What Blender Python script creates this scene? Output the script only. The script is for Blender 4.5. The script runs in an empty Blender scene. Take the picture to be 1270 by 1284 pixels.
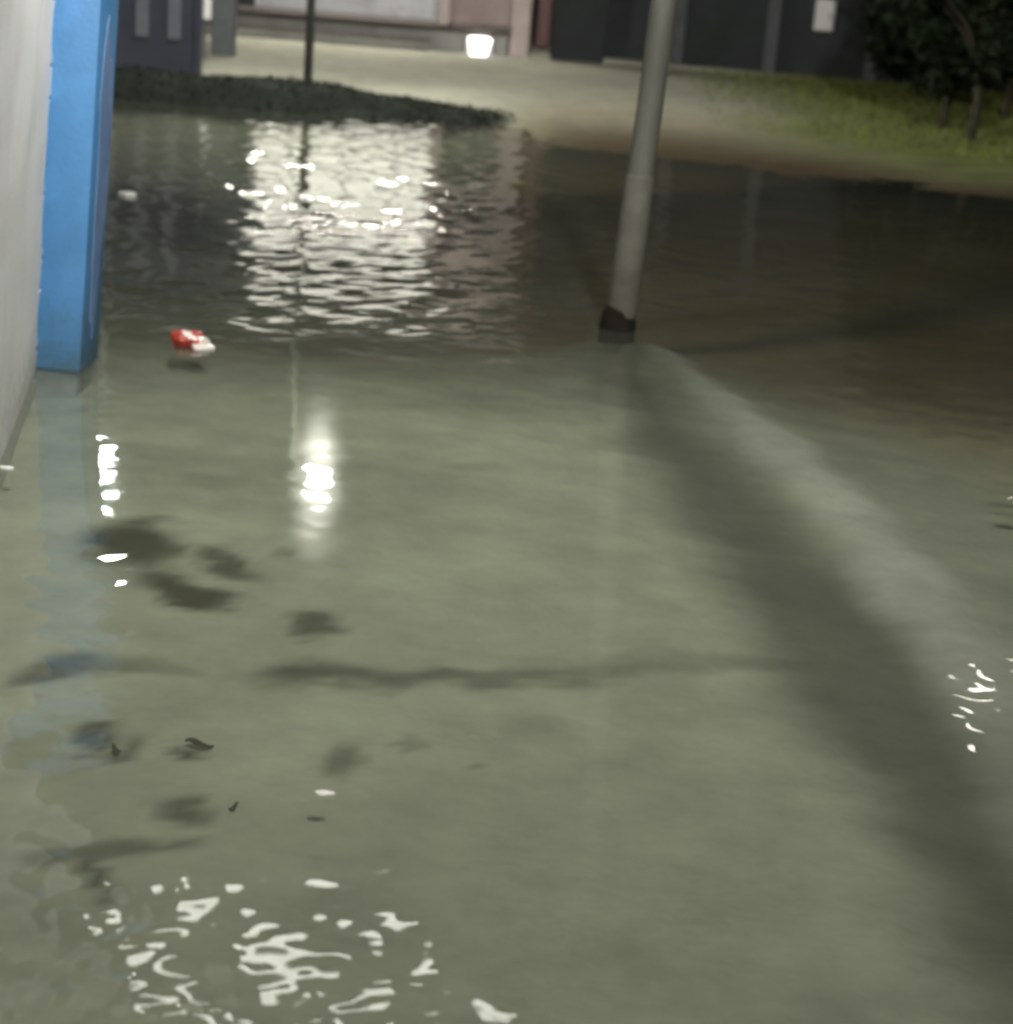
import bpy, bmesh, math, random
import numpy as np
from mathutils import Vector, Matrix, noise

random.seed(7)
rng = np.random.default_rng(11)
S = bpy.context.scene
COL = S.collection
R = math.radians

# ------------------------------------------------------------------ camera
F, PW, PH, CAMH = 2300.0, 1270, 1284, 1.55
PITCH, ROLL = math.atan((642 + 60) / F), R(4.6)
fw = Vector((0, math.cos(PITCH), -math.sin(PITCH)))
r0 = Vector((1, 0, 0)); u0 = Vector((0, math.sin(PITCH), math.cos(PITCH)))
rt = r0 * math.cos(ROLL) + u0 * math.sin(ROLL)
up = u0 * math.cos(ROLL) - r0 * math.sin(ROLL)
cam_d = bpy.data.cameras.new('camera'); cam = bpy.data.objects.new('camera', cam_d); COL.objects.link(cam)
m = Matrix.Identity(4)
for i in range(3):
    m[i][0], m[i][1], m[i][2] = rt[i], up[i], -fw[i]
m[2][3] = CAMH
cam.matrix_world = m
cam_d.sensor_fit = 'HORIZONTAL'; cam_d.sensor_width = 36; cam_d.lens = F / PW * 36
cam_d.clip_end = 2000; cam_d.clip_start = 0.05
cam_d.dof.use_dof = True; cam_d.dof.focus_distance = 4.4; cam_d.dof.aperture_fstop = 3.3
S.camera = cam

def ray(px, py):
    return fw * F + rt * (px - PW / 2) - up * (py - PH / 2)
def at(px, py, z=0.0):                 # point of the level plane z seen at a photo pixel
    d = ray(px, py); t = (z - CAMH) / d.z
    return Vector((0, 0, CAMH)) + d * t
def aty(px, py, y):                    # point at distance y seen at a photo pixel
    d = ray(px, py); t = y / d.y
    return Vector((0, 0, CAMH)) + d * t

# ------------------------------------------------------------------ helpers
def tag(o, label=None, cat=None, group=None, kind=None):
    for k, v in (('label', label), ('category', cat), ('group', group), ('kind', kind)):
        if v: o[k] = v
    return o
def empty(name, loc, label, cat, group=None, rz=0):
    o = bpy.data.objects.new(name, None); COL.objects.link(o)
    o.location = loc; o.rotation_euler.z = rz; o.empty_display_size = .2
    return tag(o, label, cat, group)
def link(name, me, mats, parent=None):
    o = bpy.data.objects.new(name, me); COL.objects.link(o)
    for mm in (mats if isinstance(mats, (list, tuple)) else [mats]): me.materials.append(mm)
    if parent: o.parent = parent
    return o
def obj(name, bm, mats, parent=None, smooth=False):
    me = bpy.data.meshes.new(name); bmesh.ops.recalc_face_normals(bm, faces=bm.faces)
    bm.to_mesh(me); bm.free()
    if smooth:
        for p in me.polygons: p.use_smooth = True
        me.set_sharp_from_angle(angle=R(40))
    return link(name, me, mats, parent)
def box(bm, x0, x1, y0, y1, z0, z1, bev=0.0, mi=0):
    r = bmesh.ops.create_cube(bm, size=1.0)
    for v in r['verts']:
        v.co = Vector(((x0 + x1) / 2 + v.co.x * (x1 - x0), (y0 + y1) / 2 + v.co.y * (y1 - y0), (z0 + z1) / 2 + v.co.z * (z1 - z0)))
    fs = {f for v in r['verts'] for f in v.link_faces}
    for f in fs: f.material_index = mi
    if bev > 0:
        es = list({e for v in r['verts'] for e in v.link_edges})
        bmesh.ops.bevel(bm, geom=es, offset=bev, segments=2, affect='EDGES', profile=.6)
def tube(bm, pts, rads, n=14, cap=True):
    rings = []
    pts = [Vector(p) for p in pts]
    for i, p in enumerate(pts):
        a = pts[max(i - 1, 0)]; b = pts[min(i + 1, len(pts) - 1)]
        t = (b - a).normalized()
        ref = Vector((0, 0, 1)) if abs(t.z) < .9 else Vector((1, 0, 0))
        u = t.cross(ref).normalized(); v = t.cross(u)
        rings.append([bm.verts.new(p + (u * math.cos(2 * math.pi * k / n) + v * math.sin(2 * math.pi * k / n)) * rads[i]) for k in range(n)])
    for a, b in zip(rings, rings[1:]):
        for k in range(n):
            bm.faces.new((a[k], a[(k + 1) % n], b[(k + 1) % n], b[k]))
    if cap:
        bm.faces.new(rings[0]); bm.faces.new(rings[-1])

class NT:
    def __init__(s, name):
        s.m = bpy.data.materials.new(name); s.m.use_nodes = True
        s.t = s.m.node_tree; s.t.nodes.clear(); s.out = s.t.nodes.new('ShaderNodeOutputMaterial')
    def n(s, typ, **kw):
        nd = s.t.nodes.new(typ)
        for k, v in kw.items():
            if k.startswith('i_'):
                nd.inputs[k[2:].replace('_', ' ')].default_value = v
            else: setattr(nd, k, v)
        return nd
    def l(s, a, b): s.t.links.new(a, b)
def mat(name, col, rough=.7, var=.25, scale=6.0, bump=.15, bscale=40.0, stain=None, metal=0.0, spec=.5, stretch=(1, 1, 1), dirt=None):
    t = NT(name)
    tc = t.n('ShaderNodeTexCoord'); mp = t.n('ShaderNodeMapping'); mp.inputs['Scale'].default_value = stretch
    t.l(tc.outputs['Object'], mp.inputs['Vector'])
    n1 = t.n('ShaderNodeTexNoise', i_Scale=scale, i_Detail=6.0, i_Roughness=.6); t.l(mp.outputs[0], n1.inputs['Vector'])
    rmp = t.n('ShaderNodeValToRGB')
    rmp.color_ramp.elements[0].position = .3; rmp.color_ramp.elements[1].position = .7
    a = [c * (1 - var) for c in col]; b = [min(1, c * (1 + var * .6)) for c in col]
    rmp.color_ramp.elements[0].color = (*a, 1); rmp.color_ramp.elements[1].color = (*b, 1)
    t.l(n1.outputs['Fac'], rmp.inputs['Fac'])
    p = t.n('ShaderNodeBsdfPrincipled', i_Roughness=rough, i_Metallic=metal); p.inputs['Specular IOR Level'].default_value = spec
    src = rmp.outputs['Color']
    if stain:
        n3 = t.n('ShaderNodeTexNoise', i_Scale=scale * .45, i_Detail=8.0, i_Roughness=.7); t.l(mp.outputs[0], n3.inputs['Vector'])
        r3 = t.n('ShaderNodeValToRGB'); r3.color_ramp.elements[0].position = .52; r3.color_ramp.elements[1].position = .7
        t.l(n3.outputs['Fac'], r3.inputs['Fac'])
        mx = t.n('ShaderNodeMix', data_type='RGBA'); t.l(r3.outputs['Color'], mx.inputs['Factor'])
        t.l(src, mx.inputs['A']); mx.inputs['B'].default_value = (*stain, 1); src = mx.outputs['Result']
    if dirt:                              # splash grime with a ragged upper edge
        sx = t.n('ShaderNodeSeparateXYZ'); t.l(tc.outputs['Object'], sx.inputs[0])
        n4 = t.n('ShaderNodeTexNoise', i_Scale=14.0, i_Detail=7.0, i_Roughness=.7); t.l(tc.outputs['Object'], n4.inputs['Vector'])
        ma = t.n('ShaderNodeMath', operation='MULTIPLY_ADD'); ma.inputs[1].default_value = -dirt[1] * 2.2; t.l(n4.outputs['Fac'], ma.inputs[0]); t.l(sx.outputs['Z'], ma.inputs[2])
        mr = t.n('ShaderNodeMapRange'); mr.inputs['From Min'].default_value = -dirt[1] * .4; mr.inputs['From Max'].default_value = -dirt[1] * 1.3
        mr.inputs['To Min'].default_value = 0; mr.inputs['To Max'].default_value = dirt[2]; t.l(ma.outputs[0], mr.inputs['Value'])
        mx = t.n('ShaderNodeMix', data_type='RGBA'); t.l(mr.outputs[0], mx.inputs['Factor'])
        t.l(src, mx.inputs['A']); mx.inputs['B'].default_value = (*dirt[0], 1); src = mx.outputs['Result']
    t.l(src, p.inputs['Base Color'])
    n2 = t.n('ShaderNodeTexNoise', i_Scale=bscale, i_Detail=5.0); t.l(tc.outputs['Object'], n2.inputs['Vector'])
    bp = t.n('ShaderNodeBump', i_Strength=bump, i_Distance=.01); t.l(n2.outputs['Fac'], bp.inputs['Height']); t.l(bp.outputs[0], p.inputs['Normal'])
    t.l(p.outputs[0], t.out.inputs['Surface'])
    return t.m
def emit(name, col, strength):
    t = NT(name); e = t.n('ShaderNodeEmission'); e.inputs['Color'].default_value = (*col, 1); e.inputs['Strength'].default_value = strength
    t.l(e.outputs[0], t.out.inputs['Surface']); return t.m

M = dict(
    white_wall=mat('white_painted_block', (.9, .91, .95), .6, .08, 3, .2, 60, stain=(.72, .72, .72), dirt=((.42, .40, .42), .3, .7)),
    blue=mat('blue_paint', (.066, .215, .45), .5, .25, 3.5, .2, 50, stain=(.10, .21, .40), dirt=((.05, .10, .13), .4, .8)),
    lilac=mat('worn_lilac_paint', (.14, .23, .43), .5, .2, 7, .15, 50),
    pole=mat('galvanised_pole', (.10, .10, .085), .65, .4, 4, .25, 70, stain=(.045, .04, .028), stretch=(1, 1, .3), dirt=((.03,.03,.025), .3, .5)),
    sleeve=mat('concrete_sleeve', (.092, .088, .072), .8, .35, 6, .3, 60, stain=(.04, .037, .028), dirt=((.04, .035, .025), .4, .7)),
    black=mat('black_rubber', (.014, .012, .009), .95, .3, 8, .2, 60, spec=.1),
    footing=mat('concrete_footing', (.42, .42, .37), .8, .2, 8, .2, 40),
    dark_metal=mat('dark_green_metal', (.03, .036, .026), .8, .3, 9, .1, 60),
    navy=mat('navy_sheet_metal', (.034, .038, .062), .5, .25, 3, .1, 30, stain=(.026, .03, .045)),
    navy_slat=mat('grey_slat', (.13, .14, .17), .5, .2, 4, .1, 40),
    grey=mat('grey_post', (.10, .11, .12), .7, .25, 6, .2, 50),
    cream=mat('pale_plaster', (.8, .81, .82), .7, .12, 2, .15, 30, stain=(.68, .69, .68)),
    pink=mat('pale_pink_plaster', (.58, .49, .48), .7, .12, 3, .15, 30),
    red=mat('dark_red_paint', (.13, .05, .05), .5, .25, 4, .1, 40),
    nosing=mat('brown_step_edge', (.06, .045, .042), .6, .3, 4, .15, 40),
    dado=mat('grey_dado_paint', (.55, .57, .61), .6, .2, 2, .15, 30, stain=(.3, .31, .33)),
    plinth=mat('grey_plinth', (.30, .30, .29), .7, .2, 3, .2, 30),
    wall=mat('dark_bluish_wall', (.034, .040, .046), .8, .35, 1.5, .3, 20, stain=(.022, .030, .025)),
    panel=mat('white_enamel', (.8, .8, .8), .5, .06, 8, .05, 30),
    leaf=mat('dark_foliage', (.016, .026, .012), .75, .45, 3, .1, 30, spec=.15),
    bark=mat('bark', (.045, .038, .022), .85, .4, 10, .5, 40),
    grass=mat('grass_blades', (.19, .22, .065), .8, .3, 1, .1, 30, spec=.15),
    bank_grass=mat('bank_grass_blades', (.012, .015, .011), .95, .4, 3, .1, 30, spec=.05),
    pk_red=mat('red_foil', (.42, .05, .035), .35, .3, 30, .2, 90),
    pk_white=mat('white_foil', (.75, .7, .66), .35, .15, 30, .2, 90),
    foam=mat('white_foam', (.75, .76, .72), .8, .1, 20, .2, 90),
    wet_leaf=mat('wet_dead_leaf', (.12, .11, .06), .8, .4, 30, .2, 90),
    lamp_case=mat('lamp_casing', (.35, .35, .34), .5, .1, 8, .1, 60),
    street_light=emit('street_lamp_glow', (1, .97, .86), 2900),
    gate_light=emit('gate_lamp_glow', (.92, 1, .97), 100),
    side_light=emit('side_lamp_glow', (1, .95, .85), 22),
    pole_light=emit('pole_lamp_glow', (1, .985, .90), 265),
    tube_light=emit('porch_tube_glow', (1, .965, .84), 480),
    wall_light=emit('wall_lamp_glow', (1, .985, .90), 15.5),
    window_light=emit('frosted_window_glow', (1, .96, .82), 2.1),
    low_light=emit('low_lamp_glow', (1, .96, .92), 6),
)

# ------------------------------------------------------------------ sky and moonlight
W = bpy.data.worlds.new('World'); S.world = W; W.use_nodes = True
nt = W.node_tree; bg = nt.nodes['Background']
sky = nt.nodes.new('ShaderNodeTexSky'); sky.sky_type = 'NISHITA'; sky.sun_disc = False
sky.sun_elevation = R(2.0); sky.sun_rotation = R(150); sky.air_density = 1.2; sky.dust_density = 1.5
nt.links.new(sky.outputs[0], bg.inputs['Color']); bg.inputs['Strength'].default_value = 0.024
sd = bpy.data.lights.new('moon', 'SUN'); sd.energy = .02; sd.angle = R(10); sd.color = (.8, .87, 1)
so = bpy.data.objects.new('moon', sd); COL.objects.link(so); so.rotation_euler = (R(60), 0, R(30)); so.location = (0, 0, 30)

# ------------------------------------------------------------------ ground: one sheet to the horizon
def smooth(e0, e1, x):
    t = np.clip((x - e0) / (e1 - e0), 0, 1); return t * t * (3 - 2 * t)
def fbm(x, y, f, seed, octv=4):
    r = np.random.default_rng(seed); v = np.zeros_like(x); a = 1.0; tot = 0
    for o in range(octv):
        for k in range(5):
            th = r.uniform(0, 2 * math.pi); ph = r.uniform(0, 2 * math.pi); ff = f * r.uniform(.7, 1.4)
            v += a * np.sin((x * math.cos(th) + y * math.sin(th)) * ff * 2 * math.pi + ph) / 2.2
        tot += a; a *= .55; f *= 2.1
    return v / tot
def dist_poly(x, y, pts):
    """distance to a polyline and the place along it (0..1)"""
    best = np.full_like(x, 1e9); along = np.zeros_like(x)
    n = len(pts) - 1
    for i in range(n):
        (ax, ay), (bx, by) = pts[i], pts[i + 1]
        dx, dy = bx - ax, by - ay
        t = np.clip(((x - ax) * dx + (y - ay) * dy) / (dx * dx + dy * dy), 0, 1)
        d = np.hypot(x - ax - t * dx, y - ay - t * dy)
        k = d < best
        best[k] = d[k]; along[k] = (i + t[k]) / n
    return best, along
BED = -0.10
P0 = at(777, 412)
def gp(px, py, z=-0.06):
    p = at(px, py, z); return (p.x, p.y)
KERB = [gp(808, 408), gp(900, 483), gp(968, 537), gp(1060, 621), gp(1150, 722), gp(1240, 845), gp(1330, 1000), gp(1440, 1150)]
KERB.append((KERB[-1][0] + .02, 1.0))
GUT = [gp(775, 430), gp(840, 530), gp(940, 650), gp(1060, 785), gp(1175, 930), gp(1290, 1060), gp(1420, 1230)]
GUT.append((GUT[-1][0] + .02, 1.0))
EDGE = [gp(-400, 430), gp(130, 405), gp(420, 425), gp(760, 418), gp(830, 420), gp(1000, 480), gp(1270, 545), gp(1700, 600)]
CRACK1 = [gp(10, 852, BED), gp(110, 832, BED), gp(165, 833, BED), gp(235, 846, BED)]
CRACK2 = [gp(335, 852, BED), gp(400, 843, BED), gp(445, 843, BED), gp(500, 858, BED), gp(600, 853, BED), gp(700, 848, BED), gp(760, 836, BED), gp(990, 828, BED)]
BLOTS = [  # px, py, half width, half height, tilt, strength : silt patches on the submerged pavement
    (168, 680, 60, 36, 0, 1), (232, 742, 58, 15, 38, 1), (285, 703, 46, 15, 30, .9), (200, 722, 42, 24, 0, .45),
    (392, 783, 44, 14, 0, .85), (370, 688, 18, 5, 0, .45), (265, 603, 46, 10, 5, .28), (600, 580, 50, 9, 4, .2),
    (102, 928, 34, 13, 8, .8), (147, 943, 12, 8, 20, .6), (250, 938, 26, 8, 0, .9), (437, 948, 32, 26, 0, .6),
    (248, 1010, 36, 22, 0, .75), (150, 1068, 120, 16, 0, .65), (118, 1105, 22, 50, 0, .75), (655, 915, 40, 16, 0, .2),
    (730, 836, 95, 20, -3, .22), (830, 826, 130, 18, -3, .2), (515, 930, 10, 8, 0, .35), (600, 962, 7, 4, 0, .5), (800, 1180, 50, 30, 0, .15)]

def bank_h(x, y):
    top = np.interp(x, [-9, -5.0, -3.0, -2.1, -1.4, -.9, -.5, -.15, .1], [.18, .2, .25, .26, .20, .12, .05, .008, 0])
    yc = 17.6 + .05 * (x + 3)
    u = (y - yc) / 1.05
    return top * np.clip(1 - u * u, 0, 1) ** .8, smooth(0, .05, top * np.clip(1 - u * u, 0, 1)) * .3
def ground(x, y):
    n_lo = fbm(x, y, .25, 3); n_hi = fbm(x, y, 1.3, 5, 5)
    ex = np.array([p[0] for p in EDGE]); ey = np.array([p[1] for p in EDGE])
    edge_y = np.interp(x, ex, ey) + .10 * n_lo
    # street proper lies lower and is asphalt; near side is a pale concrete apron
    wid = np.interp(x, [-2, .4, 1.2, 2.5], [.35, .45, 1.4, 2.2])
    street = smooth(-wid, wid, y - edge_y)
    z = BED - .07 * street + .006 * n_hi
    pale = np.array([.435, .443, .36]); asph = np.array([.30, .22, .11])
    asphl = np.array([.28, .29, .22])
    left = smooth(.6, -.6, x)[:, None]
    c = pale * (1 - street[:, None]) + (asph * (1 - left) + asphl * left) * street[:, None]
    kx = np.interp(y, [q[1] for q in KERB[::-1]], [q[0] for q in KERB[::-1]])
    near = y < KERB[0][1] + .1
    side = smooth(.0, .3, x - kx) * near
    c = c * (1 - .22 * side[:, None] * (1 - street[:, None]))
    # kerb: slightly raised pale concrete strip; gutter: silted strip, also darkened as pole shadow
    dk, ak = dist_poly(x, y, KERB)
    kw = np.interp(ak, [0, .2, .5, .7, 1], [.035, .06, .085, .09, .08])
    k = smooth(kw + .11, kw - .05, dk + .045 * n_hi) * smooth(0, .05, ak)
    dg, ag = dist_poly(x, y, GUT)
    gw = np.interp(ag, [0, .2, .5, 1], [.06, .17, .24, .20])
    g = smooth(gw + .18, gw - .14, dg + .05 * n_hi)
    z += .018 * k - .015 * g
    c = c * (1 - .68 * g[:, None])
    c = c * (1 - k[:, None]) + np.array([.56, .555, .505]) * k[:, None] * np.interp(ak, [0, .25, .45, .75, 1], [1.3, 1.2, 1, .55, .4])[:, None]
    z += .085 * np.exp(-(((x - P0.x) ** 2 + (y - P0.y) ** 2) / .04))      # silt heaped round the pole
    # silt patches and the pavement joint
    s = np.zeros_like(x)
    n_b = fbm(x, y, 3.2, 8, 4); fx, fy = x + .025 * n_hi + .03 * n_b, y + .05 * n_hi + .06 * fbm(x, y, 2.6, 9, 4)
    for px, py, hw, hh, tl, st in BLOTS:
        c0 = at(px, py, BED); sx = hw * c0.y / F; sy = hh * c0.y ** 2 / F / 1.5
        dx, dy = fx - c0.x, fy - c0.y
        # tilt in the ground plane
        ax = at(px + math.cos(R(tl)) * 20, py + math.sin(R(tl)) * 20, BED) - c0; ax.normalize()
        if abs(tl) > 12:
            L = (at(px + math.cos(R(tl)) * hw, py + math.sin(R(tl)) * hw, BED) - c0).length; Wd = .07
        else:
            L, Wd = sx, sy
        a = (dx * ax.x + dy * ax.y) / L; b = (-dx * ax.y + dy * ax.x) / Wd
        s = np.maximum(s, st * smooth(1.35, .45, np.sqrt(a * a + b * b)))
    for line, wdt, st in ((CRACK1, [.03, .06, .07, .04], .9), (CRACK2, [.03, .055, .055, .055, .05, .05, .06, .06], .85)):
        pl = [( (at(*_px).x), (at(*_px).y)) if False else _px for _px in line]
        d, al = dist_poly(fx, fy, pl)
        w = np.interp(al, np.linspace(0, 1, len(wdt)), wdt) * (1 + .5 * n_hi)
        s = np.maximum(s, st * np.interp(al, [0, .1, .5, 1], [.4, 1, .8, .35]) * smooth(w * 1.7, w * .25, d))
    c = c * (1 - .95 * s[:, None]) + np.array([.035, .035, .014]) * .95 * s[:, None]
    # beyond the flood: land rises to a pale wet road, with a grass bank left and grass right
    shore = np.interp(x, [-9, -3, -.5, 1, 3, 6, 12], [17.6, 17.9, 17.9, 17.6, 16.6, 15.2, 13]) + .5 * n_lo
    t_ = y - shore; land = np.interp(x, [-1, 0], [0, 1]) 
    steep = smooth(-2.2, 1.6, t_); prof = np.interp(t_, [-8, -5, -3.2, -2.0, 3], [0, .7, .9, 1.0, 1.15])
    zl = z * (1 - steep) + (.035 + .01 * n_lo) * steep
    zr = np.where(prof < 1, z * (1 - prof), .035 * (prof - 1) / .15) + (.003 * n_hi + .007 * n_lo) * smooth(-5, -2, t_) * smooth(6, 2, t_)
    z = zl * (1 - land) + zr * land
    far = smooth(np.interp(x, [-1.2, 0, 3], [-.6, -2.0, -2.2]), np.interp(x, [-1, 0], [1.6, 5.4]), y - shore)[:, None]
    wet = np.interp(t_, [-5, -2.2, .5, 3.5], [0, .78, .78, .25]) * smooth(-.6, .4, x)
    c = c * (1 - wet[:, None])
    c = c * (1 - far) + np.array([.42, .415, .335]) * (1 + .15 * n_lo[:, None]) * far
    gr = smooth(1.6, 4.2, x + .6 * n_lo - .1 * (y - 20)) * smooth(-1.5, 1.0, y - shore)
    c = c * (1 - gr[:, None]) + np.array([.17, .195, .07]) * (1 + .3 * n_hi[:, None]) * gr[:, None]
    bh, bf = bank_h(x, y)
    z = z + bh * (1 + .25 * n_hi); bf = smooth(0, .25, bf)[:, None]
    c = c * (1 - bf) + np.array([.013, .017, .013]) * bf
    return z, np.clip(c, .004, .8)

def lines(parts):
    out = []
    for a, b, st in parts: out += list(np.arange(a, b, st))
    return np.array(out)
def grid_mesh(name, X, Y, Z):
    ny, nx = X.shape
    me = bpy.data.meshes.new(name)
    co = np.stack([X, Y, Z], -1).reshape(-1, 3).astype(np.float32)
    idx = np.arange(nx * ny).reshape(ny, nx)
    q = np.stack([idx[:-1, :-1], idx[:-1, 1:], idx[1:, 1:], idx[1:, :-1]], -1).reshape(-1, 4).astype(np.int32)
    me.vertices.add(len(co)); me.vertices.foreach_set('co', co.ravel())
    me.loops.add(q.size); me.loops.foreach_set('vertex_index', q.ravel())
    me.polygons.add(len(q)); me.polygons.foreach_set('loop_start', np.arange(0, q.size, 4, dtype=np.int32))
    me.polygons.foreach_set('use_smooth', np.ones(len(q), bool))
    me.update(calc_edges=True); me.validate()
    return me
xs = np.concatenate([-np.geomspace(400, 6, 14), lines([(-5, 3.5, .03), (3.5, 8, .1)]), np.geomspace(8.2, 400, 14)])
ys = np.concatenate([[-200, -60, -20, -8, -3, 0], lines([(1, 9, .025), (9, 24, .07)]), np.geomspace(24.2, 900, 24)])
X, Y = np.meshgrid(xs, ys)
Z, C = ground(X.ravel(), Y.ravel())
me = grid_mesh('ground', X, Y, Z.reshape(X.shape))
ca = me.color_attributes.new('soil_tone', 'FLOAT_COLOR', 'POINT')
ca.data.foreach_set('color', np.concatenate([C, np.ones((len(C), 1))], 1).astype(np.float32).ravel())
t = NT('flooded_ground')
at_ = t.n('ShaderNodeAttribute', attribute_name='soil_tone')
tc = t.n('ShaderNodeTexCoord')
n1 = t.n('ShaderNodeTexNoise', i_Scale=3.5, i_Detail=8.0, i_Roughness=.65); t.l(tc.outputs['Object'], n1.inputs['Vector'])
r1 = t.n('ShaderNodeMapRange'); r1.inputs['From Min'].default_value = .3; r1.inputs['From Max'].default_value = .7
r1.inputs['To Min'].default_value = .78; r1.inputs['To Max'].default_value = 1.15; t.l(n1.outputs['Fac'], r1.inputs['Value'])
mx = t.n('ShaderNodeVectorMath', operation='SCALE'); t.l(at_.outputs['Color'], mx.inputs[0]); t.l(r1.outputs[0], mx.inputs['Scale'])
p = t.n('ShaderNodeBsdfPrincipled', i_Roughness=.85); p.inputs['Specular IOR Level'].default_value = .08
t.l(mx.outputs[0], p.inputs['Base Color'])
n2 = t.n('ShaderNodeTexNoise', i_Scale=25.0, i_Detail=6.0); t.l(tc.outputs['Object'], n2.inputs['Vector'])
bp = t.n('ShaderNodeBump', i_Strength=.4, i_Distance=.015); t.l(n2.outputs['Fac'], bp.inputs['Height']); t.l(bp.outputs[0], p.inputs['Normal'])
t.l(p.outputs[0], t.out.inputs['Surface'])
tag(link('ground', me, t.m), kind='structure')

# ------------------------------------------------------------------ flood water with real ripples
def waves(x, y, n, lmin, lmax, seed, ydir=None, spread=math.pi):
    r = np.random.default_rng(seed); v = np.zeros_like(x)
    for k in range(n):
        lam = math.exp(r.uniform(math.log(lmin), math.log(lmax)))
        th = r.uniform(-spread, spread) + (ydir if ydir is not None else 0)
        v += lam * np.sin((x * math.cos(th) + y * math.sin(th)) * 2 * math.pi / lam + r.uniform(0, 6.28))
    return v / (2 * math.pi) / math.sqrt(n / 2)          # unit rms slope
def rings(x, y, cx, cy, lam, reach, ph=0):
    d = np.hypot(x - cx, y - cy)
    return lam / (2 * math.pi) * np.sin(d * 2 * math.pi / lam + ph) * np.exp(-(d / reach) ** 2)
def water_h(x, y):
    n = fbm(x, y, .35, 21, 3); n2 = fbm(x, y, 1.6, 22, 3)
    h = waves(x, y, 34, .10, .9, 31) * (.0026 + .045 * smooth(-.6, -.95, x) * smooth(4.9, 4.1, y) + .012 * smooth(-1.24, -1.36, x) * smooth(6.6, 6.0, y) * smooth(3.8, 4.6, y) + .004 * smooth(6, 8, y))
    # the running street water: ruffled right across beyond the kerb line
    ex = np.array([q[0] for q in EDGE]); ey = np.array([q[1] for q in EDGE])
    d = y - np.interp(x, ex, ey) + .35
    a = smooth(-.15, .35, d + .12 * n) * (.62 + .42 * fbm(x, y, .7, 23, 3))
    a = a * np.interp(x, [-4, -2.6, .2, 1.0, 4], [.6, 1, 1, .5, .35]) * np.interp(y, [7, 9, 16, 18], [1, 1.25, 1.2, .5]) * np.interp(x + 0 * y, [.0, .8], [1, .6])
    h += (waves(x, y, 44, .08, .4, 41, math.pi / 2, 1.45) * .05 + waves(x, y, 30, .05, .12, 42, math.pi / 2, .9) * .03) * a
    # churned water close to the camera
    c0 = at(460, 1300); c1 = at(520, 1160); c2 = at(90, 1180); c3 = at(1230, 880); c4 = at(1290, 640)
    def spot(c, rx, ry): return np.exp(-(((x - c.x) / rx) ** 2 + ((y - c.y) / ry) ** 2))
    b = spot(c0, .56, .24) * 1.25 + spot(c1, .16, .24) * .5 + spot(c2, .20, .40) * .75
    b = np.clip(b, 0, 1.25) * (.8 + .4 * n2)
    h += (waves(x, y, 36, .035, .09, 51) * .07 + waves(x, y, 30, .08, .18, 53) * .08 + waves(x, y, 20, .22, .5, 52) * .05) * b
    h += rings(x, y, c2.x - .05, c2.y + .05, .15, .25) * .05 * (1 + n2)
    h += waves(x, y, 16, .08, .25, 61) * .14 * spot(c3, .14, .30) * (.6 + .5 * n2)
    h += waves(x, y, 12, .10, .25, 62) * .10 * spot(c4, .12, .3)
    h += waves(x, y, 22, .07, .2, 71) * .005 * spot(at(400, 610), .25, .5)
    h += waves(x, y, 14, .09, .25, 72) * .006 * spot(at(120, 585), .2, .5)
    return h
us = np.concatenate([[-30, -8, -3, -1.6, -.9], np.linspace(-.48, .48, 540), [.9, 1.6, 3, 8, 30]])
yw = np.concatenate([[-40, -10, -3, 0, .8], np.geomspace(1.6, 19.5, 880)])
U, Yw = np.meshgrid(us, yw)
Xw = U * np.maximum(Yw, 1.0)
Hw = water_h(Xw.ravel(), Yw.ravel()).reshape(Xw.shape)
Hw[:, :5] = 0; Hw[:, -5:] = 0; Hw[:5] = 0
me = grid_mesh('flood_water', Xw, Yw, Hw)
t = NT('murky_flood_water')
tc = t.n('ShaderNodeTexCoord')
n1 = t.n('ShaderNodeTexNoise', i_Scale=9.0, i_Detail=3.0); t.l(tc.outputs['Object'], n1.inputs['Vector'])
bp = t.n('ShaderNodeBump', i_Strength=.035, i_Distance=.01); t.l(n1.outputs['Fac'], bp.inputs['Height'])
tr = t.n('ShaderNodeBsdfTransparent'); tr.inputs['Color'].default_value = (.87, .90, .84, 1)
df = t.n('ShaderNodeBsdfDiffuse'); df.inputs['Color'].default_value = (.13, .134, .108, 1)
n3 = t.n('ShaderNodeTexNoise', i_Scale=.9, i_Detail=5.0); t.l(tc.outputs['Object'], n3.inputs['Vector'])
rm = t.n('ShaderNodeMapRange'); rm.inputs['From Min'].default_value = .3; rm.inputs['From Max'].default_value = .7
rm.inputs['To Min'].default_value = .16; rm.inputs['To Max'].default_value = .32; t.l(n3.outputs['Fac'], rm.inputs['Value'])
m1 = t.n('ShaderNodeMixShader'); t.l(rm.outputs[0], m1.inputs[0]); t.l(tr.outputs[0], m1.inputs[1]); t.l(df.outputs[0], m1.inputs[2])
gl = t.n('ShaderNodeBsdfGlossy'); gl.inputs['Roughness'].default_value = .045; gl.inputs['Color'].default_value = (.95, .96, .95, 1)
t.l(bp.outputs[0], gl.inputs['Normal'])
g2 = t.n('ShaderNodeBsdfGlossy'); g2.inputs['Roughness'].default_value = .14; g2.inputs['Color'].default_value = (.95, .96, .95, 1)
gl.distribution = 'BECKMANN'; g2.distribution = 'BECKMANN'; gm = t.n('ShaderNodeMixShader'); gm.inputs[0].default_value = .03; t.l(gl.outputs[0], gm.inputs[1]); t.l(g2.outputs[0], gm.inputs[2])
fr = t.n('ShaderNodeFresnel'); fr.inputs['IOR'].default_value = 1.23; t.l(bp.outputs[0], fr.inputs['Normal'])
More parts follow.
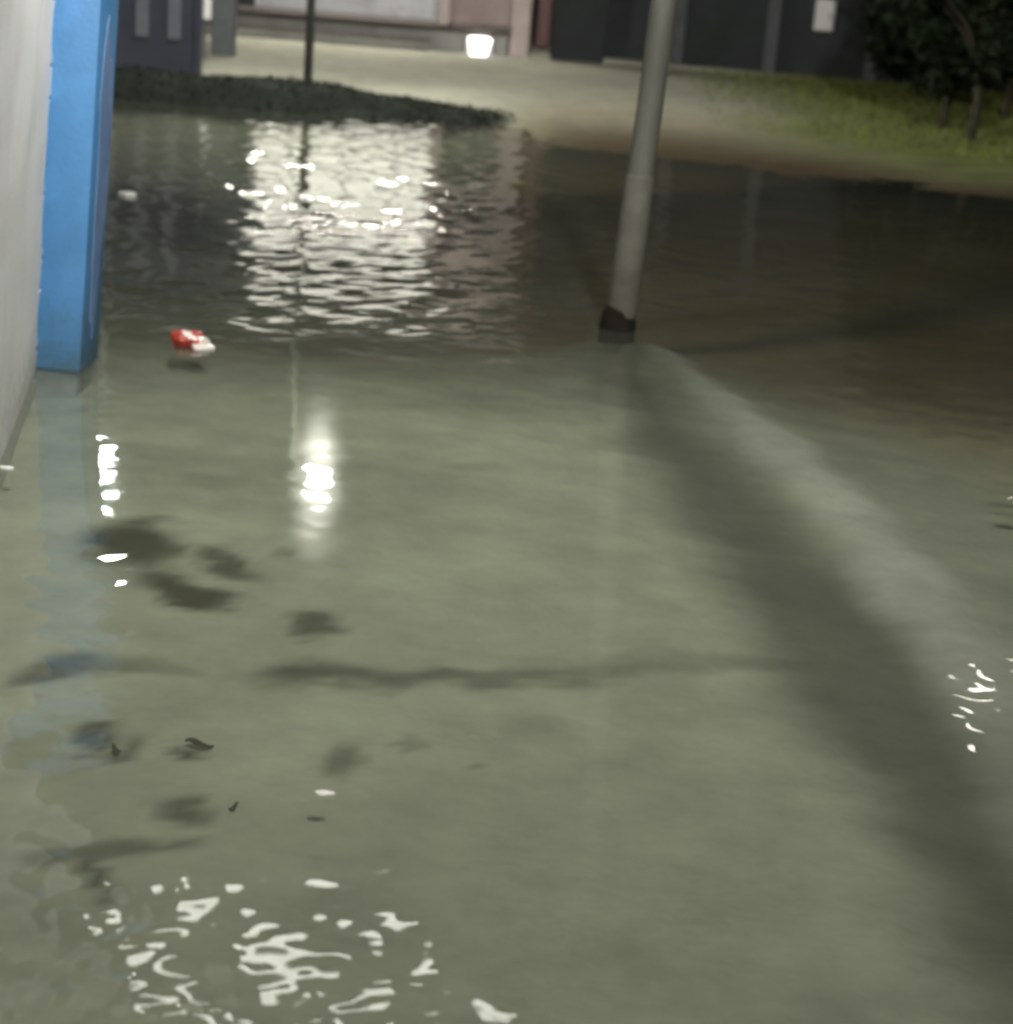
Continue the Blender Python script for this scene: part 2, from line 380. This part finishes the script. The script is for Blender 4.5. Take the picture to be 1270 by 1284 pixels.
m2 = t.n('ShaderNodeMixShader'); t.l(fr.outputs[0], m2.inputs[0]); t.l(m1.outputs[0], m2.inputs[1]); t.l(gm.outputs[0], m2.inputs[2])
t.l(m2.outputs[0], t.out.inputs['Surface'])
tag(link('flood_water', me, t.m), kind='structure')

# ------------------------------------------------------------------ white wall and blue pillar
A = at(0, 580); B = at(47, 458)
dirw = (B - A); dirw.z = 0; dirw.normalize()
wall_len = 9.0
ang = math.atan2(dirw.y, dirw.x)
w_root = empty('block_wall', B, 'white painted wall with a chipped far edge running up to the blue pillar', 'wall', rz=ang); w_root.rotation_euler.x = R(2.7)
bm = bmesh.new()
prof = []
z = -.25; ci = 0
while z < 3.4:
    off = .002 * math.sin(ci * 2.3)
    prof += [(off, z + .002), (off, z + .092), (off - .03, z + .097), (off - .03, z + .106)]
    z += .11; ci += 1
nseg = 46
cols = []
for i in range(nseg + 1):
    xx = -wall_len * (1 - i / nseg) ** 2.2; gf = max(0.0, 1 + xx / .10)
    cols.append([bm.verts.new((xx, -o * gf + .006 * noise.noise(Vector((xx * 2, zz * 4, 1))) + .05 * gf * max(0, noise.noise(Vector((3, zz * 9, 1)))), zz)) for o, zz in prof])
for a, b in zip(cols, cols[1:]):
    for k in range(len(prof) - 1): bm.faces.new((a[k], b[k], b[k + 1], a[k + 1]))
back = [[bm.verts.new((xx, .18, zz)) for zz in (prof[0][1], prof[-1][1])] for xx in (-wall_len, 0)]
bm.faces.new([c for c in cols[-1]] + [back[1][1], back[1][0]])
bm.faces.new([c for c in cols[0]] + [back[0][1], back[0][0]])
bm.faces.new((cols[0][-1], cols[-1][-1], back[1][1], back[0][1])) if False else None
bm.faces.new([c[-1] for c in cols] + [back[1][1], back[0][1]])
bm.faces.new((back[0][0], back[1][0], back[1][1], back[0][1]))
obj('masonry', bm, M['white_wall'], w_root, smooth=True)
bm = bmesh.new(); box(bm, -wall_len - .05, .02, -.10, .28, 3.42, 3.52, .015); obj('coping', bm, M['white_wall'], w_root)

PL = at(47, 460); PR = at(105, 460)
pr_root = empty('painted_pillar', (PL.x, PL.y, 0), 'bright blue painted pillar with worn lilac side at the end of the white wall', 'pillar'); pr_root.rotation_euler.y = R(2.7)
pw = PR.x - PL.x
bm = bmesh.new(); box(bm, -.14, pw, .0, .28, -.012, 1.40, .012); o = obj('shaft', bm, M['blue'], pr_root, smooth=True)
bm = bmesh.new()
# flaking lilac paint on the side face, ragged outline, proud by a few millimetres
ring = []
for k in range(30):
    a = 2 * math.pi * k / 30; rr = 1 + .18 * math.sin(3 * a + 1) + .10 * random.uniform(-1, 1)
    ring.append((pw + .003, .16 + .09 * math.cos(a) * rr, .72 + .52 * math.sin(a) * rr))
va = [bm.verts.new(p) for p in ring]; vb = [bm.verts.new((pw - .004, p[1], p[2])) for p in ring]
bm.faces.new(va)
for k in range(30): bm.faces.new((va[k], va[(k + 1) % 30], vb[(k + 1) % 30], vb[k]))
obj('worn_patch', bm, M['lilac'], pr_root)
bm = bmesh.new(); box(bm, -.14, pw - .012, .012, .268, -.3, -.014, .006); obj('footing', bm, M['footing'], pr_root)
bm = bmesh.new(); box(bm, -.17, pw + .03, -.03, .31, 1.40, 1.47, .015); obj('cap', bm, M['blue'], pr_root)

# lamp on a bracket reaching out from the wall, above the picture; its light lies on the near water
lamp_p = Vector((-.64, 6.0, 2.15))
t_ = (lamp_p.y - B.y) / dirw.y; wp = B + dirw * t_
wl = empty('wall_lamp', lamp_p, 'white tube lamp on a bracket arm reaching out from the white wall', 'lamp')
bm = bmesh.new(); tube(bm, [(wp.x - lamp_p.x - .02, 0, .35), (-.3, 0, .33), (-.05, 0, .28), (0, 0, .19)], [.018] * 4, 10); obj('bracket', bm, M['dark_metal'], wl, True)
bm = bmesh.new(); box(bm, -.42, .42, -.21, .21, .155, .21, .015); obj('lamp_casing', bm, M['lamp_case'], wl, True)
bm = bmesh.new(); tube(bm, [(-.40, 0, -.04), (-.36, 0, -.04), (.36, 0, -.04), (.40, 0, -.04)], [.10, .19, .19, .10], 18); obj('lamp_tube', bm, M['wall_light'], wl, True)
for ch in wl.children: ch.rotation_euler.z = 0

# unseen floodlight added high behind the camera to light the near water
fl = bpy.data.lights.new('shop_floodlight', 'SPOT'); fl.energy = 7500; fl.color = (1, .985, .92)
fl.spot_size = R(70); fl.spot_blend = 1.0; fl.shadow_soft_size = .35
fo = bpy.data.objects.new('shop_floodlight', fl); COL.objects.link(fo); fo.location = (1.6, -4.0, 8.0)
fo.rotation_euler = (Vector((-1.4, 13.5, 0)) - Vector(fo.location)).to_track_quat('-Z', 'Y').to_euler()

# ------------------------------------------------------------------ pole standing in the water
pole = empty('utility_pole', (P0.x, P0.y, 0), 'grey round pole standing in the flood with a thicker lower sleeve and black foot', 'pole'); pole.rotation_euler.y = R(2.2)
bm = bmesh.new(); tube(bm, [(0, 0, .66), (0, 0, 3), (0, 0, 6.5)], [.057, .054, .048], 28); obj('shaft', bm, M['pole'], pole, True)
bm = bmesh.new(); tube(bm, [(0, 0, .06), (0, 0, .3), (0, 0, .66), (0, 0, .675), (0, 0, .68)], [.068, .066, .063, .060, .055], 28); obj('sleeve', bm, M['sleeve'], pole, True)
bm = bmesh.new(); tube(bm, [(-.01, 0, -.3), (-.012, 0, .02), (-.010, -.0, .06), (-.004, 0, .09)], [.080, .079, .076, .068], 28)
for v in bm.verts: v.co += Vector((noise.noise(v.co * 9), noise.noise(v.co * 9 + Vector((5, 1, 2))), 0)) * .006
obj('foot', bm, M['black'], pole, True)
# unseen lamp arm and head added high up to brighten the near apron
bm = bmesh.new(); tube(bm, [(0, 0, 6.3), (-.12, -.12, 6.55), (-.5, -.55, 6.7), (-.8, -.85, 6.7)], [.03, .028, .026, .024], 12); obj('lamp_arm', bm, M['pole'], pole, True)
hm = Matrix.Translation((-.95, -1.0, 6.66)) @ Matrix.Rotation(R(45), 4, 'Z') @ Matrix.Rotation(R(-22), 4, 'Y')
bm = bmesh.new(); box(bm, -.34, .26, -.15, .15, .0, .12, .04); bm.transform(hm); obj('lamp_head', bm, M['lamp_case'], pole, True)
bm = bmesh.new(); box(bm, -.30, .20, -.12, .12, -.025, -.003, .008); bm.transform(hm); obj('lamp_glass', bm, M['pole_light'], pole, True)

# ------------------------------------------------------------------ street lamp on the bank
base = aty(386, 97, 17.9); base.z = .22
q = at(402, 596); lx = q.x / q.y * 17.9; lz = CAMH * 17.9 / q.y - CAMH
def street_lamp(loc, head, size, lightmat, label, nm='street_lamp'):
    rr = empty(nm, loc, label, 'street lamp')
    dx, dy, dz = head.x - loc[0], head.y - loc[1], head.z - loc[2]
    b = bmesh.new(); tube(b, [(0, 0, -.3), (0, 0, .6), (0, 0, dz * .8), (dx * .15, dy * .15, dz + .02), (dx * .6, dy * .6, dz + .12), (dx, dy, dz + .12)], [.045, .04, .03, .026, .024, .022], 12); obj('post', b, M['dark_metal'], rr, True)
    b = bmesh.new(); box(b, dx - size * .6, dx + size * .6, dy - size * .5, dy + size * .5, dz + .06, dz + .16, .03); obj('lamp_head', b, M['lamp_case'], rr, True)
    b = bmesh.new(); bmesh.ops.create_uvsphere(b, u_segments=20, v_segments=10, radius=1)
    for v in b.verts: v.co = Vector((dx + v.co.x * size * .5, dy + v.co.y * size * .42, dz + (v.co.z * .10 if v.co.z < 0 else v.co.z * .05)))
    obj('lamp_glass', b, lightmat, rr, True)
    return rr
street_lamp(base, Vector((lx, 17.6, lz)), .19, M['street_light'], 'thin dark street lamp post standing on the grass bank before the porch')
# lamp over the trees on the right: only its mirror image shows in the ripples
q = at(1225, 872)
street_lamp(Vector((q.x / q.y * 19.5 + .5, 19.6, 0)), Vector((q.x / q.y * 19.5, 19.5, CAMH * 19.5 / q.y - CAMH)), .45, M['side_light'], 'tall street lamp rising behind the shrubs on the grass')

# ------------------------------------------------------------------ navy gate at the left
g0 = aty(135, 110, 19.4); g1 = aty(251, 106, 19.4)
gate = empty('metal_gate', (g1.x, 19.4, 0), 'dark navy sheet metal gate with grey upright slats behind the blue pillar', 'gate')
wd = 2.6
bm = bmesh.new(); box(bm, -wd, -.07, .02, .06, -.05, 2.4, .004); obj('sheet', bm, M['navy'], gate)
bm = bmesh.new(); box(bm, -.068, 0, -.02, .10, -.05, 2.6, .006); obj('post', bm, M['navy'], gate)
bm = bmesh.new(); box(bm, -wd, -.07, .012, .07, 2.4, 2.48, .004); obj('rail', bm, M['navy'], gate)
for k in range(7):
    bm = bmesh.new(); x1 = -.22 - k * .33; box(bm, x1 - .13, x1, -.012, .018, .42, 2.3, .004); obj('slat', bm, M['navy_slat'], gate)
q = at(128, 590); gl_y = 19.2
gz = CAMH * gl_y / q.y - CAMH; gx = q.x / q.y * gl_y
gr = empty('gate_lamp', (gx, gl_y, 0), 'cool white lamp on a slim post in front of the navy gate', 'lamp')
bm = bmesh.new(); tube(bm, [(0, 0, -.2), (0, 0, gz - .1)], [.045, .035], 12); obj('post', bm, M['grey'], gr, True)
bm = bmesh.new(); tube(bm, [(0, 0, gz - .12), (0, 0, gz - .08), (0, 0, gz + .12), (0, 0, gz + .15)], [.06, .14, .16, .05], 16); obj('lamp_glass', bm, M['gate_light'], gr, True)
bm = bmesh.new(); tube(bm, [(0, 0, gz + .155), (0, 0, gz + .21)], [.20, .05], 16); obj('lamp_cap', bm, M['lamp_case'], gr, True)

# small pale plate and stub post between gate and house
c = aty(258, 8, 22.5)
o = empty('notice_plate', (c.x, 22.5, 0), 'small pale plate on a thin stake beside the navy gate', 'plate')
bm = bmesh.new(); box(bm, -.065, .065, -.01, .01, c.z - .14, c.z + .25, .008)
obj('board', bm, M['panel'], o)
bm = bmesh.new(); tube(bm, [(0, .02, -.1), (0, .02, c.z + .2)], [.016, .016], 8); obj('stake', bm, M['grey'], o)
c = aty(280, 60, 23.5)
o = empty('gate_stub', (c.x, 23.5, 0), 'dark grey square post standing between the navy gate and the porch', 'post')
bm = bmesh.new(); box(bm, -.14, .14, -.14, .14, -.1, 1.5, .02); obj('post', bm, M['grey'], o)
bm = bmesh.new(); box(bm, -.17, .17, -.17, .17, 1.5, 1.57, .02); obj('post_cap', bm, M['grey'], o)

# ------------------------------------------------------------------ house with the lit porch
HY = 28.3
def hx(px, py=40): return aty(px, py, HY).x
x_l = hx(225); x_r = hx(640); X0 = hx(430)
house = empty('porch_house', (X0, HY, 0), 'pale house with a raised lit porch, brown slab edge and pink columns', 'house')
def hb(name, mt, x0, x1, y0, y1, z0, z1, bev=.01, parent=None):
    b = bmesh.new(); box(b, x0 - X0, x1 - X0, y0, y1, z0, z1, bev); return obj(name, b, M[mt], house)
hb('plinth', 'plinth', x_l, x_r - .03, .06, 2.4, -.1, .335)
hb('slab_edge', 'nosing', x_l - .04, x_r, -.02, 2.4, .337, .41)
hb('step', 'plinth', x_l, hx(540), -.36, .055, -.1, .17)
hb('step_edge', 'nosing', x_l, hx(540), -.38, .05, .172, .20)
hb('wall', 'cream', x_l, hx(545), 1.7, 1.9, .415, 4.23)
hb('dado', 'dado', hx(300), hx(545), 1.685, 1.698, .415, 1.2, .003)  # darker wall base, toned down to hold back the porch light there
hb('shutter_door', 'wall', x_l, hx(297), 1.66, 1.697, .415, 4.22, .004)  # dark panel added to narrow the porch light mirrored in the water
hb('side_wall', 'pink', hx(546), hx(640), 1.2, 1.4, .415, 4.23)
hb('shutter', 'wall', hx(556), hx(632), 1.17, 1.195, .95, 2.9)  # dark cover added so the pink wall mirrors less light
for a, b_ in ((548, 562), (640.5, 664)):
    hb('column', 'pink', hx(a), hx(b_), .02, .3, -.1 if a > 600 else .415, 4.23, .02)
hb('drain_pipe', 'red', hx(672), hx(690), .1, .3, .2, 4.23, .03)
hb('return_wall', 'wall', hx(692), hx(760), .3, .5, -.1, 4.23)
hb('ceiling', 'cream', x_l - .1, hx(690), -.15, 2.3, 4.25, 4.39)
hb('fascia', 'nosing', x_l - .15, hx(692), -.16, -.155 + .03, 3.89, 4.245)  # unseen board added to hide the tubes from the water
hb('eave', 'nosing', x_l - .2, hx(770), -.4, 2.6, 4.395, 4.55)
for a, b_ in ((304, 352), (352.5, 424), (424.5, 492), (492.5, 543)):      # unseen glowing panels added to brighten the light mirrored in the water
    x0, x1 = hx(a) - X0, hx(b_) - X0
    b = bmesh.new()
    for q in ((x0, x0 + .018, 1.6, 4.0), (x1 - .018, x1, 1.6, 4.0)): box(b, q[0], q[1], 1.63, 1.698, q[2], q[3], .004)
    for q in ((1.6, 1.66), (2.76, 2.80), (3.94, 4.0)): box(b, x0 + .019, x1 - .019, 1.635, 1.697, q[0], q[1], .004)
    fr_ = obj('window', b, M['grey'], house)
    b = bmesh.new(); box(b, x0 + .019, x1 - .019, 1.665, 1.69, 1.661, 2.759, .002); box(b, x0 + .019, x1 - .019, 1.665, 1.69, 2.801, 3.939, .002)
    obj('pane', b, M['window_light'], fr_)
b = bmesh.new()
xa, xb = x_l - X0 - .3, hx(775) - X0
for tri in (0,):
    v = [b.verts.new(p) for p in ((xa, -.5, 4.555), (xb, -.5, 4.555), (xb, 3.0, 4.555), (xa, 3.0, 4.555), (xa + .6, 1.3, 5.5), (xb - .6, 1.3, 5.5))]
    for f in ((0, 1, 5, 4), (1, 2, 5), (2, 3, 4, 5), (3, 0, 4), (0, 3, 2, 1)): b.faces.new([v[i] for i in f])
obj('roof', b, M['red'], house)
for px, wh in ((365, 'nearest the navy gate'), (440, 'between the other two'), (515, 'nearest the pink columns')):
    c = hx(px)
    o = empty('tube_lamp', (c, HY + 1.05, 4.17), 'bright tube lamp under the porch ceiling, ' + wh, 'lamp', 'tube lamps under the porch ceiling')
    b = bmesh.new(); box(b, -.62, .62, -.05, .05, .032, .076, .01); obj('lamp_casing', b, M['lamp_case'], o)
    b = bmesh.new(); tube(b, [(-.6, 0, 0), (.6, 0, 0)], [.03] * 2, 12); obj('lamp_tube', b, M['tube_light'], o, True)
# low lamp glowing under the slab end
c = aty(600, 59, HY - .1)
o = empty('bulkhead_lamp', (c.x, HY - .02, c.z), 'glowing white lamp low under the end of the porch slab', 'lamp')
b = bmesh.new(); box(b, -.2, .2, -.02, .06, -.2, .16, .02); obj('lamp_casing', b, M['lamp_case'], o, True)
b = bmesh.new(); tube(b, [(0, -.12, -.23), (0, -.12, -.20), (.01, -.12, .02), (.015, -.12, .13), (.015, -.12, .15)], [.06, .10, .145, .175, .12], 18)
obj('lamp_glass', b, M['low_light'], o, True)

# ------------------------------------------------------------------ dark boundary wall on the right
w0 = aty(705, 78, 30.6); w1 = aty(1330, 100, 29.0)
L = (w1 - w0); L.z = 0; ln = L.length
bw = empty('boundary_wall', (w0.x, w0.y, 0), 'tall dark bluish boundary wall with upright posts behind the grass', 'wall', rz=math.atan2(L.y, L.x))
bm = bmesh.new(); box(bm, 0, ln + 6, 0, .15, -.2, 3.2, .01); obj('panel', bm, M['wall'], bw)
bm = bmesh.new(); box(bm, -.03, ln + 6, -.05, .2, 3.205, 3.3, .01); obj('coping', bm, M['wall'], bw)
for px in (720, 845, 966, 1096, 1215):
    c = aty(px, 60, 29.8); s = (Vector((c.x, c.y, 0)) - Vector((w0.x, w0.y, 0))).dot(L.normalized())
    bm = bmesh.new(); box(bm, s - .1, s + .1, -.08, -.004, -.2, 3.2, .01); obj('post', bm, M['grey'], bw)
c = aty(1034, 19, 29.6)
s = (Vector((c.x, c.y, 0)) - Vector((w0.x, w0.y, 0))).dot(L.normalized()); pt = Vector((w0.x, w0.y, 0)) + L.normalized() * s
mb = empty('meter_box', (pt.x, pt.y, c.z), 'small white box fixed on the dark boundary wall', 'box', rz=math.atan2(L.y, L.x))
bm = bmesh.new(); box(bm, -.15, .15, -.17, -.006, -.24, .24, .03); obj('case', bm, M['panel'], mb, True)
bm = bmesh.new(); box(bm, -.12, .12, -.19, -.172, -.2, .2, .006); obj('lid', bm, M['panel'], mb)
bm = bmesh.new(); box(bm, .08, .10, -.2, -.192, -.04, .04, .002); obj('latch', bm, M['grey'], mb)

# ------------------------------------------------------------------ dark shrubs on the right
def leaf_cloud(b, centre, rad, n, size, seed, low):
    r = random.Random(seed)
    clumps = [(Vector((r.gauss(0, .5), r.gauss(0, .5), r.uniform(-.75, .9))), r.uniform(.22, .42)) for _ in range(34)]
    made = 0
    while made < n:
        c, cr = r.choice(clumps)
        d = Vector((r.gauss(0, 1), r.gauss(0, 1), r.gauss(0, 1))).normalized() * cr * r.random() ** .4
        p = c + d
        if p.length > 1.25: continue
        p = centre + Vector((p.x * rad[0], p.y * rad[1], p.z * rad[2]))
        if p.z < low + r.uniform(0, .25): continue
        s = size * r.uniform(.5, 1.4)
        u = Vector((r.gauss(0, 1), r.gauss(0, 1), r.gauss(0, .6))).normalized(); v = u.cross(Vector((r.gauss(0, 1), r.gauss(0, 1), r.gauss(0, 1)))).normalized()
        w = u.cross(v) * .12 * s
        q = [p - u * s, p - v * s * .4 + w, p + u * s, p + v * s * .4 + w]
        b.faces.new([b.verts.new(x) for x in q]); made += 1
def shrub(px, py, y, h, rad, n, seed, label, low=.35):
    p = aty(px, py, y)
    o = empty('shrub', (p.x, y, 0), label, 'shrub', 'dark shrubs along the grass')
    r = random.Random(seed)
    b = bmesh.new()
    tube(b, [(0, 0, -.1), (.03, 0, .4), (-.04, .03, h * .5), (.05, 0, h * .8)], [.06, .05, .04, .02], 9)
    for k in range(6):
        a = r.uniform(0, 6.28); z0 = h * r.uniform(.25, .6)
        tube(b, [(0, 0, z0), (math.cos(a) * rad[0] * .4, math.sin(a) * rad[1] * .4, z0 + h * .16), (math.cos(a) * rad[0] * .8, math.sin(a) * rad[1] * .8, z0 + h * .25)], [.03, .02, .008], 6)
    obj('trunk', b, M['bark'], o, True)
    b = bmesh.new(); leaf_cloud(b, Vector((0, 0, h * .62)), rad, n, .11, seed, low)
    obj('crown', b, M['leaf'], o)
    return o
shrub(1181, 152, 20.6, 2.6, (.75, .7, 1.5), 5200, 3, 'dark leafy shrub on the grass with a short thick stem showing', .42)
shrub(1216, 172, 19.4, 2.4, (.6, .6, 1.4), 4200, 4, 'dark shrub with a thin bare stem, nearest the water on the grass', .62)
shrub(1172, 112, 25.5, 3.2, (1.0, 1.0, 1.8), 6500, 5, 'broad dark shrub close before the boundary wall', .12)
shrub(1262, 128, 23.0, 3.2, (1.2, 1.0, 1.8), 6500, 6, 'tall dark shrub farthest from the white box on the wall', .2)
for s_, st in ((1, .05), (2, .03)): pass

# ------------------------------------------------------------------ grass
def blades(name, pts, mt, h0, h1, kind='stuff'):
    V = []; Fc = []
    r = random.Random(5)
    for (x, y, z) in pts:
        a = r.uniform(0, 6.28); w = r.uniform(.006, .012); h = r.uniform(h0, h1)
        dx, dy = math.cos(a) * w, math.sin(a) * w; lx_, ly_ = r.gauss(0, .35) * h, r.gauss(0, .35) * h
        i = len(V)
        V += [(x - dx, y - dy, z - .01), (x + dx, y + dy, z - .01), (x + dx * .7 + lx_ * .4, y + dy * .7 + ly_ * .4, z + h * .6), (x - dx * .7 + lx_ * .4, y - dy * .7 + ly_ * .4, z + h * .6), (x + lx_, y + ly_, z + h)]
        Fc += [(i, i + 1, i + 2, i + 3), (i + 3, i + 2, i + 4)]
    me = bpy.data.meshes.new(name); me.from_pydata(V, [], Fc); me.update()
    o = link(name, me, mt); return tag(o, kind=kind)
n = 26000
gx_ = rng.uniform(1.8, 9.5, n); gy_ = rng.uniform(15.5, 29, n)
keep = (rng.random(n) < np.clip((gx_ - 1.8) / 2.4, .05, 1)) & (gy_ > np.interp(gx_, [1, 3, 6, 12], [18.4, 17.8, 16.6, 15.5]))
gx_, gy_ = gx_[keep], gy_[keep]; gz_, _ = ground(gx_, gy_)
tag(blades('verge_grass', list(zip(gx_, gy_, gz_)), M['grass'], .02, .08), 'short green grass on the verge before the dark wall', 'grass')
n = 2600
gx_ = rng.uniform(-6, .1, n); gy_ = rng.uniform(16.7, 18.7, n)
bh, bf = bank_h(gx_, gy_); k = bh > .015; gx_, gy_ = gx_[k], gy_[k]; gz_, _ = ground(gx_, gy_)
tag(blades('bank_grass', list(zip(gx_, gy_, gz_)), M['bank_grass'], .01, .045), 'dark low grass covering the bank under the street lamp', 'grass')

# ------------------------------------------------------------------ floating litter
c = at(238, 430)
pk = empty('snack_packet', (c.x, c.y, -.014), 'crumpled red and white packet floating near the blue pillar', 'litter', rz=.35); pk.scale = (.88, .88, .88)
b = bmesh.new()
nu, nv = 18, 12
grid = {}
for s in (1, -1):
    for i in range(nu + 1):
        for j in range(nv + 1):
            u = i / nu * 2 - 1; v = j / nv * 2 - 1
            th = max(0, (1 - u ** 4) * (1 - v ** 4)) ** .6 * .030
            edge = abs(u) == 1 or abs(v) == 1
            if edge and s < 0: grid[(s, i, j)] = grid[(1, i, j)]; continue
            p = Vector((u * .075, v * .085, s * th + .018 + .03 * v * v))
            p += Vector((noise.noise(p * 40), noise.noise(p * 40 + Vector((9, 0, 0))), noise.noise(p * 40 + Vector((0, 7, 0))))) * .012
            grid[(s, i, j)] = b.verts.new(p)
    for i in range(nu):
        for j in range(nv):
            try:
                f = b.faces.new((grid[(s, i, j)], grid[(s, i + 1, j)], grid[(s, i + 1, j + 1)], grid[(s, i, j + 1)]))
                f.material_index = 1 if (s > 0 and (5 < i < 11 and j < 10) or (i >= 12 and j < 5)) else 0
            except ValueError: pass
obj('pouch', b, [M['pk_red'], M['pk_white']], pk, True)
b = bmesh.new(); box(b, .0, .085, -.125, -.055, .006, .03, .008)
for v in b.verts: v.co += Vector((noise.noise(v.co * 30), noise.noise(v.co * 30 + Vector((3, 0, 0))), noise.noise(v.co * 30 + Vector((0, 3, 0))))) * .015
obj('torn_flap', b, M['pk_white'], pk, True)

def scrap(name, px, py, sx, sy, mt, label, cat, z=.004, seed=0, rz=0, th=.008, group=None):
    c = at(px, py); r = random.Random(seed); b = bmesh.new(); n = 12
    top = []; bot = []
    for k in range(n):
        a = 2 * math.pi * k / n; q_ = r.uniform(.75, 1.15)
        x, y = math.cos(a) * sx * q_, math.sin(a) * sy * q_
        top.append(b.verts.new((x, y, th * r.uniform(.7, 1.6)))); bot.append(b.verts.new((x * .95, y * .95, -th)))
    ct = b.verts.new((0, 0, th * 1.8)); cb = b.verts.new((0, 0, -th))
    for k in range(n):
        j = (k + 1) % n
        b.faces.new((top[k], top[j], ct)); b.faces.new((bot[j], bot[k], cb)); b.faces.new((top[k], bot[k], bot[j], top[j]))
    o = obj(name, b, mt, smooth=True); o.location = (c.x, c.y, z); o.rotation_euler.z = rz
    return tag(o, label, cat, group)
def leaf(px, py, ln_, label, rz, seed):
    c = at(px, py, -.09); b = bmesh.new(); r = random.Random(seed)
    n = 8; L_, Rr, Md = [], [], []
    for k in range(n + 1):
        u = k / n; w = math.sin(math.pi * u ** .8) * .22 * ln_; bend = .1 * ln_ * math.sin(u * 2.5 + seed)
        zz = .006 * math.sin(u * 5 + seed)
        Md.append(b.verts.new((u * ln_ - ln_ / 2, bend, zz))); L_.append(b.verts.new((u * ln_ - ln_ / 2, bend + w + .001, zz + .005))); Rr.append(b.verts.new((u * ln_ - ln_ / 2, bend - w - .001, zz + .004)))
    for k in range(n):
        b.faces.new((Md[k], Md[k + 1], L_[k + 1], L_[k])); b.faces.new((Rr[k], Rr[k + 1], Md[k + 1], Md[k]))
    b2 = b
    bmesh.ops.solidify(b2, geom=b2.faces[:], thickness=.0015)
    o = obj('drowned_leaf', b2, M['wet_leaf'], smooth=True); o.location = (c.x, c.y, -.085); o.rotation_euler.z = rz
    return tag(o, label, 'leaf', 'dead leaves under the water')
scrap('foam_scrap', 160, 244, .055, .05, M['foam'], 'pale foam scrap floating on the dark water beyond the blue pillar', 'litter', seed=1)
scrap('foam_scrap', 58, 459, .035, .02, M['foam'], 'thin white foam scrap caught at the foot of the blue pillar', 'litter', seed=2)
scrap('foam_scrap', 9, 588, .022, .010, M['foam'], 'thin white foam scrap lying along the white wall', 'litter', seed=3, th=.003)
scrap('foam_scrap', 407, 997, .022, .009, M['foam'], 'small white foam scrap floating above the churned ripples', 'litter', seed=4, rz=.1, th=.0015)
leaf(250, 938, .06, 'dark oval leaf under the water, below the pavement joint', .1, 1)
leaf(146, 944, .03, 'small dark leaf under the water at the end of a silt patch', -.5, 2)
leaf(292, 1016, .022, 'tiny dark leaf under the water beside a round silt patch', .8, 3)

# ------------------------------------------------------------------ render settings
S.render.engine = 'CYCLES'
S.cycles.use_denoising = True
S.cycles.max_bounces = 8; S.cycles.transparent_max_bounces = 12; S.cycles.diffuse_bounces = 3; S.cycles.glossy_bounces = 4
S.cycles.sample_clamp_indirect = 4.0; S.cycles.caustics_reflective = False; S.cycles.caustics_refractive = False
S.cycles.filter_width = 3.0
S.view_settings.view_transform = 'Standard'; S.view_settings.look = 'None'
S.view_settings.gamma = 1; S.view_settings.exposure = 0
